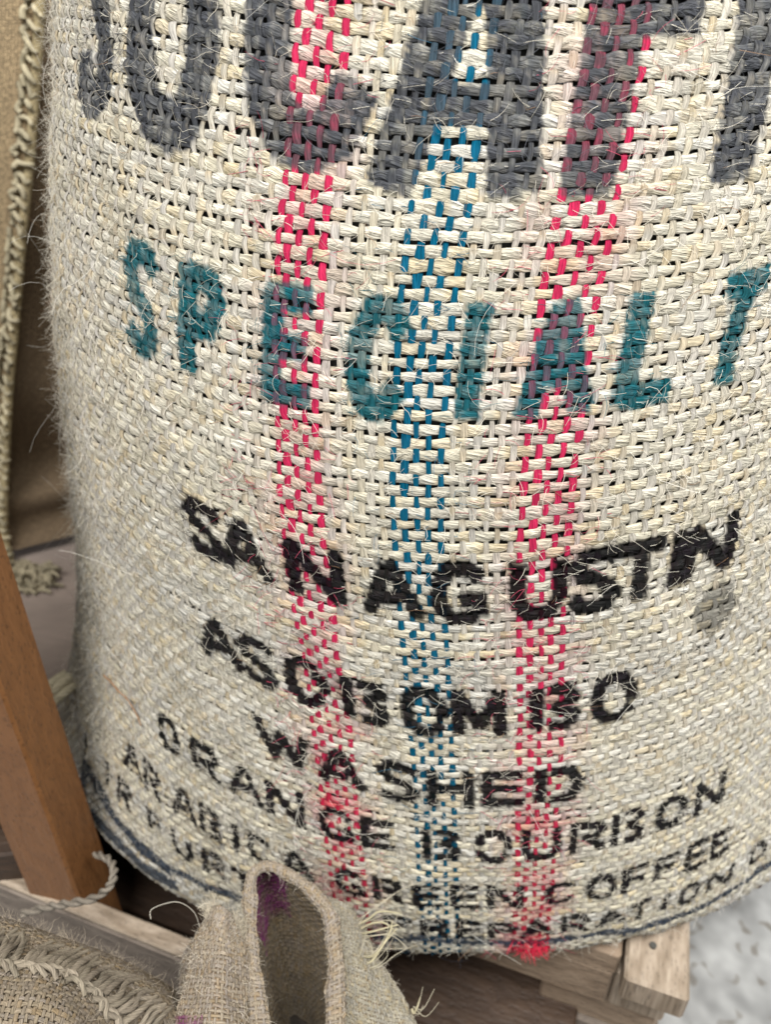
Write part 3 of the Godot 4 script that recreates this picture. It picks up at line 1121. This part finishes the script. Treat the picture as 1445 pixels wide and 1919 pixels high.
func build_folded_sack() -> void:
	var base := px(-0.04, -0.425, -0.16)
	var s := thing("folded_sack", "crumpled pale burlap sack, its open mouth dyed magenta inside, before the printed sack", "sack", base)
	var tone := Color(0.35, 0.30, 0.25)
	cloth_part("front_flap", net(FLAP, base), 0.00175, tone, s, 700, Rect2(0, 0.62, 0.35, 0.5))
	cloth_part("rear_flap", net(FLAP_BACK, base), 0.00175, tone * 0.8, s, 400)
	cloth_part("right_face", net(RIGHT_FACE, base), 0.00165, Color(0.40, 0.37, 0.305), s, 600)
	var edge := []
	for r in net(FLAP, base):
		edge.append(r[-1])
	edge.append(net(MOUTH, base)[0][-1].lerp(net(MOUTH, base)[0][0], 0.5) + Vector3(0, -0.01, 0.012))
	for r in net(RIGHT_FACE, base):
		edge.append(r[-1])
	lower_cloth(edge, s)
	# the mouth: a rolled hem and the pocket that opens behind it
	var hem: Array = net(MOUTH, base + Vector3(0, -0.003, 0))[0]
	var centre := Vector3.ZERO
	for p in hem:
		centre += p / hem.size()
	var view := Vector3(0, 0.83, 0.56)
	var line := resample(smooth_path(hem, 8), 40)
	var ring_rows := []
	for k in 13:
		var w := TAU * k / 12.0
		var r := []
		for q in line.size():
			var d: Vector3 = (line[mini(q + 1, 39)] - line[maxi(q - 1, 0)]).normalized()
			var outw := d.cross(view).normalized()
			var fat := 0.0021 + 0.0020 * clampf(absf(q - 19.5) / 20.0, 0, 1)
			r.append(line[q] + outw * cos(w) * fat + d.cross(outw).normalized() * sin(w) * 0.0024)
		ring_rows.append(r)
	cloth_part("hem", ring_rows, 0.00175, tone, s, 700)
	var pocket := []
	for k in 5:
		var sc: float = [1.0, 0.96, 0.86, 0.7, 0.35][k]
		var off: Vector3 = [Vector3(0, -0.001, 0), Vector3(0, -0.014, -0.006), Vector3(0, -0.034, -0.008), Vector3(0, -0.055, -0.004), Vector3(0, -0.075, 0.004)][k]
		var r := []
		for p in hem:
			r.append(centre + (p - centre) * sc + off)
		pocket.append(r)
	cloth_part("mouth_lining", pocket, 0.0018, Color(0.20, 0.165, 0.125), s, 60, Rect2(0.04, 0.30, 0.42, 0.20))  # its darker tone carries the shade inside the mouth
	# frayed ends at the right
	for e in net(STRAWS, base):
		part("straw", tube_mesh(smooth_path(e, 6), 0.0007, 0.0003, 6, Color(0.52, 0.47, 0.32)), mat.yarn, s)
	var v := PackedVector3Array()
	var n := PackedVector3Array()
	var t := PackedVector2Array()
	var c := PackedColorArray()
	var ix := PackedInt32Array()
	for e in net(STRAWS, base):
		for k in 4:
			var r := []
			var drift := Vector3(rng.randfn(), rng.randfn(), rng.randfn()) * 0.0022
			for q in e.size():
				r.append(e[q] + drift * (0.4 + 0.9 * q) + Vector3(rng.randfn(), rng.randfn(), rng.randfn()) * 0.0006)
			var g := 0.8 + rng.randf() * 0.4
			tube_into(v, n, t, c, ix, smooth_path(r, 4), 0.0002, 0.0001, 4, Color(0.50 * g, 0.45 * g, 0.33 * g))
	# bristling tips along the frayed top of the flap
	for k in 240:
		var f := rng.randf()
		var rows := net(FLAP, base)
		var a: Vector3 = rows[0][0].lerp(rows[2][0], f)
		if f < 0.5:
			a = a.lerp(rows[0][1], rng.randf() * 0.5)
		else:
			a = a.lerp(rows[2][1], rng.randf() * 0.7)
		a += Vector3(0, 0.001, -0.0015)
		var d := Vector3((f - 0.5) * 1.4 + rng.randfn() * 0.3, 0.9, -0.5 + rng.randfn() * 0.3).normalized()
		hair(v, n, t, c, ix, a, d, d, 0.003 + rng.randf() * 0.006, 0.4, 0.00012, Color(0.55, 0.49, 0.38) * (0.8 + rng.randf() * 0.5))
	part("frayed_ends", arrays(v, n, t, c, ix), mat.fibre, s, "stuff")
	for e in net(CURL, base):
		part("stray_fibre", tube_mesh(smooth_path(e, 8), 0.00014, 0.00009, 5, Color(0.6, 0.56, 0.47)), mat.fibre, s)

func build_bits() -> void:
	var base := px(-0.17, -0.425, -0.24)
	var e: Array = net(STRING, base)[0]
	var path := smooth_path(e, 10)
	var st := thing("jute_string", "loop of grey jute string lying between the crate corner and the printed sack", "string", base)
	var k := 0
	for ply in 2:                                     # two strands twisted together
		var r := []
		for q in path.size():
			var d: Vector3 = (path[mini(q + 1, path.size() - 1)] - path[maxi(q - 1, 0)]).normalized()
			var a := d.cross(Vector3(0.2, 1, 0.1)).normalized()
			var w := q * 0.55 + PI * ply
			r.append(path[q] + (a * cos(w) + d.cross(a) * sin(w)) * 0.0012)
		part("strand", tube_mesh(r, 0.0014, 0.0012, 7, Color(0.26, 0.23, 0.195)), mat.yarn, st)
	# knots of seam thread at the sack's left bottom corner
	var sack := get_node("coffee_sack")
	for r in net(EAR, sack.position):
		part("corner_stitch", tube_mesh(smooth_path(r, 6), 0.0034, 0.0028, 8, Color(0.52, 0.46, 0.33)), mat.yarn, sack)
	# a thin brown stalk caught in the weave at the left
	var stalk := []
	for q in [[-49.7, 78.0], [-47.5, 78.2], [-45.5, 78.3], [-43.6, 78.7], [-41.8, 79.2], [-40.2, 80.7]]:
		var o := int(q[0] - U_LO) * NV + int(q[1] - V_LO)
		stalk.append(SP[o] + SN[o] * 0.0021 + OFF - sack.position)
	part("brown_stalk", tube_mesh(smooth_path(stalk, 4), 0.0006, 0.0003, 5, Color(0.30, 0.17, 0.09)), mat.fibre, sack)
const SEAMED := [
	[[-0.2098, -0.3423, -0.2002], [-0.2098, -0.2923, -0.1802], [-0.1981, -0.2810, -0.1637], [-0.1841, -0.2678, -0.1447], [-0.1721, -0.2642, -0.1271], [-0.1651, -0.2828, -0.1042]],
	[[-0.1608, -0.3526, -0.1940], [-0.1608, -0.3026, -0.1740], [-0.1503, -0.2906, -0.1579], [-0.1382, -0.2767, -0.1394], [-0.1292, -0.2733, -0.1216], [-0.1239, -0.2887, -0.1007]],
	[[-0.1424, -0.3579, -0.1908], [-0.1424, -0.3079, -0.1708], [-0.1344, -0.2965, -0.1578], [-0.1250, -0.2785, -0.1383], [-0.1194, -0.2755, -0.1226], [-0.1163, -0.2912, -0.1015]],
	[[-0.1177, -0.3658, -0.1861], [-0.1177, -0.3158, -0.1661], [-0.1154, -0.3009, -0.1517], [-0.1156, -0.2822, -0.1361], [-0.1114, -0.2798, -0.1235], [-0.1091, -0.2964, -0.1019]],
	[[-0.0938, -0.3726, -0.1762], [-0.0938, -0.3226, -0.1562], [-0.0990, -0.3055, -0.1431], [-0.1072, -0.2888, -0.1321], [-0.1045, -0.2860, -0.1198], [-0.1020, -0.2994, -0.1001]],
	[[-0.0841, -0.3774, -0.1675], [-0.0841, -0.3274, -0.1475], [-0.0921, -0.3160, -0.1368], [-0.1009, -0.2993, -0.1270], [-0.0998, -0.2962, -0.1160], [-0.0997, -0.3102, -0.0994]],
	[[-0.0810, -0.3972, -0.1497], [-0.0810, -0.3472, -0.1297], [-0.0874, -0.3405, -0.1221], [-0.0947, -0.3251, -0.1150], [-0.0948, -0.3193, -0.1068], [-0.0963, -0.3322, -0.0921]],
]
const FLAP := [
	[[-0.0758, -0.3131, -0.1852], [-0.0815, -0.3200, -0.1752], [-0.0832, -0.3238, -0.1578], [-0.0847, -0.3257, -0.1450], [-0.0843, -0.3353, -0.1252]],
	[[-0.0695, -0.3099, -0.1824], [-0.0678, -0.3102, -0.1659], [-0.0657, -0.3106, -0.1494], [-0.0647, -0.3112, -0.1385], [-0.0631, -0.3209, -0.1199]],
	[[-0.0648, -0.3207, -0.1806], [-0.0588, -0.3239, -0.1717], [-0.0544, -0.3289, -0.1582], [-0.0517, -0.3333, -0.1462], [-0.0482, -0.3400, -0.1270]],
]
const FLAP_BACK := [
	[[-0.0806, -0.3281, -0.1902], [-0.0902, -0.3404, -0.1805], [-0.0899, -0.3429, -0.1649], [-0.0929, -0.3458, -0.1539], [-0.0921, -0.3532, -0.1319]],
	[[-0.0753, -0.3258, -0.1869], [-0.0805, -0.3332, -0.1755], [-0.0810, -0.3376, -0.1623], [-0.0824, -0.3380, -0.1504], [-0.0820, -0.3472, -0.1297]],
]
const MOUTH := [
	[[-0.0480, -0.3300, -0.1319], [-0.0523, -0.3288, -0.1501], [-0.0572, -0.3268, -0.1699], [-0.0613, -0.3239, -0.1904], [-0.0609, -0.3192, -0.2014], [-0.0551, -0.3168, -0.2051], [-0.0444, -0.3179, -0.2021], [-0.0317, -0.3225, -0.1947], [-0.0249, -0.3240, -0.1868], [-0.0219, -0.3270, -0.1745], [-0.0208, -0.3322, -0.1597], [-0.0198, -0.3342, -0.1457], [-0.0191, -0.3370, -0.1347]],
]
const RIGHT_FACE := [
	[[-0.0308, -0.3234, -0.1953], [-0.0229, -0.3254, -0.1871], [-0.0196, -0.3290, -0.1733], [-0.0185, -0.3341, -0.1586], [-0.0175, -0.3400, -0.1341]],
	[[-0.0206, -0.3329, -0.1990], [-0.0134, -0.3386, -0.1897], [-0.0083, -0.3445, -0.1757], [-0.0057, -0.3509, -0.1601], [-0.0036, -0.3592, -0.1342]],
	[[-0.0139, -0.3450, -0.2010], [-0.0072, -0.3536, -0.1924], [0.0048, -0.3645, -0.1776], [0.0153, -0.3749, -0.1656], [0.0298, -0.3872, -0.1407]],
]
const STRING := [
	[[-0.2043, -0.4042, -0.2355], [-0.1885, -0.3962, -0.2344], [-0.1745, -0.3896, -0.2326], [-0.1587, -0.3825, -0.2310], [-0.1479, -0.3723, -0.2313], [-0.1469, -0.3704, -0.2383], [-0.1549, -0.3785, -0.2509], [-0.1703, -0.3938, -0.2650]],
]
const STRAWS := [
	[[-0.0182, -0.3510, -0.1892], [-0.0125, -0.3437, -0.1901], [-0.0056, -0.3402, -0.1899], [0.0056, -0.3397, -0.1926]],
	[[-0.0177, -0.3495, -0.1901], [-0.0106, -0.3427, -0.1931], [-0.0019, -0.3386, -0.1932], [0.0038, -0.3416, -0.1914]],
	[[-0.0204, -0.3518, -0.1829], [-0.0078, -0.3445, -0.1780], [-0.0001, -0.3393, -0.1846], [0.0053, -0.3411, -0.1917]],
	[[-0.0166, -0.3476, -0.1831], [-0.0054, -0.3414, -0.1798], [0.0013, -0.3386, -0.1873], [0.0031, -0.3366, -0.1921]],
	[[-0.0188, -0.3472, -0.1938], [-0.0082, -0.3433, -0.1974], [-0.0027, -0.3442, -0.2015], [0.0075, -0.3450, -0.2010]],
	[[0.0121, -0.3676, -0.1700], [0.0133, -0.3681, -0.1685], [0.0160, -0.3619, -0.1722]],
]
const CURL := [
	[[-0.1061, -0.3274, -0.1883], [-0.1060, -0.3254, -0.1918], [-0.0960, -0.3257, -0.1952], [-0.0863, -0.3225, -0.1889], [-0.0819, -0.3227, -0.1818]],
]
const EAR := [
	[[-0.2026, -0.3328, -0.3484], [-0.2072, -0.3333, -0.3422], [-0.2090, -0.3338, -0.3361], [-0.2154, -0.3356, -0.3408]],
	[[-0.2012, -0.3381, -0.3452], [-0.2039, -0.3364, -0.3369], [-0.2097, -0.3401, -0.3323]],
	[[-0.2072, -0.3345, -0.3531], [-0.2153, -0.3369, -0.3459], [-0.2181, -0.3407, -0.3412]],
]
const LEFT_SEAM := [
	[[-0.2235, 0.0762, -0.6001], [-0.2329, 0.0420, -0.6001], [-0.2476, -0.0044, -0.6001], [-0.2646, -0.0556, -0.6001], [-0.2851, -0.1123, -0.6001], [-0.3066, -0.1754, -0.6001], [-0.3311, -0.2462, -0.6001], [-0.3558, -0.3260, -0.6001], [-0.3717, -0.3852, -0.6001], [-0.3748, -0.4246, -0.6001]],
]
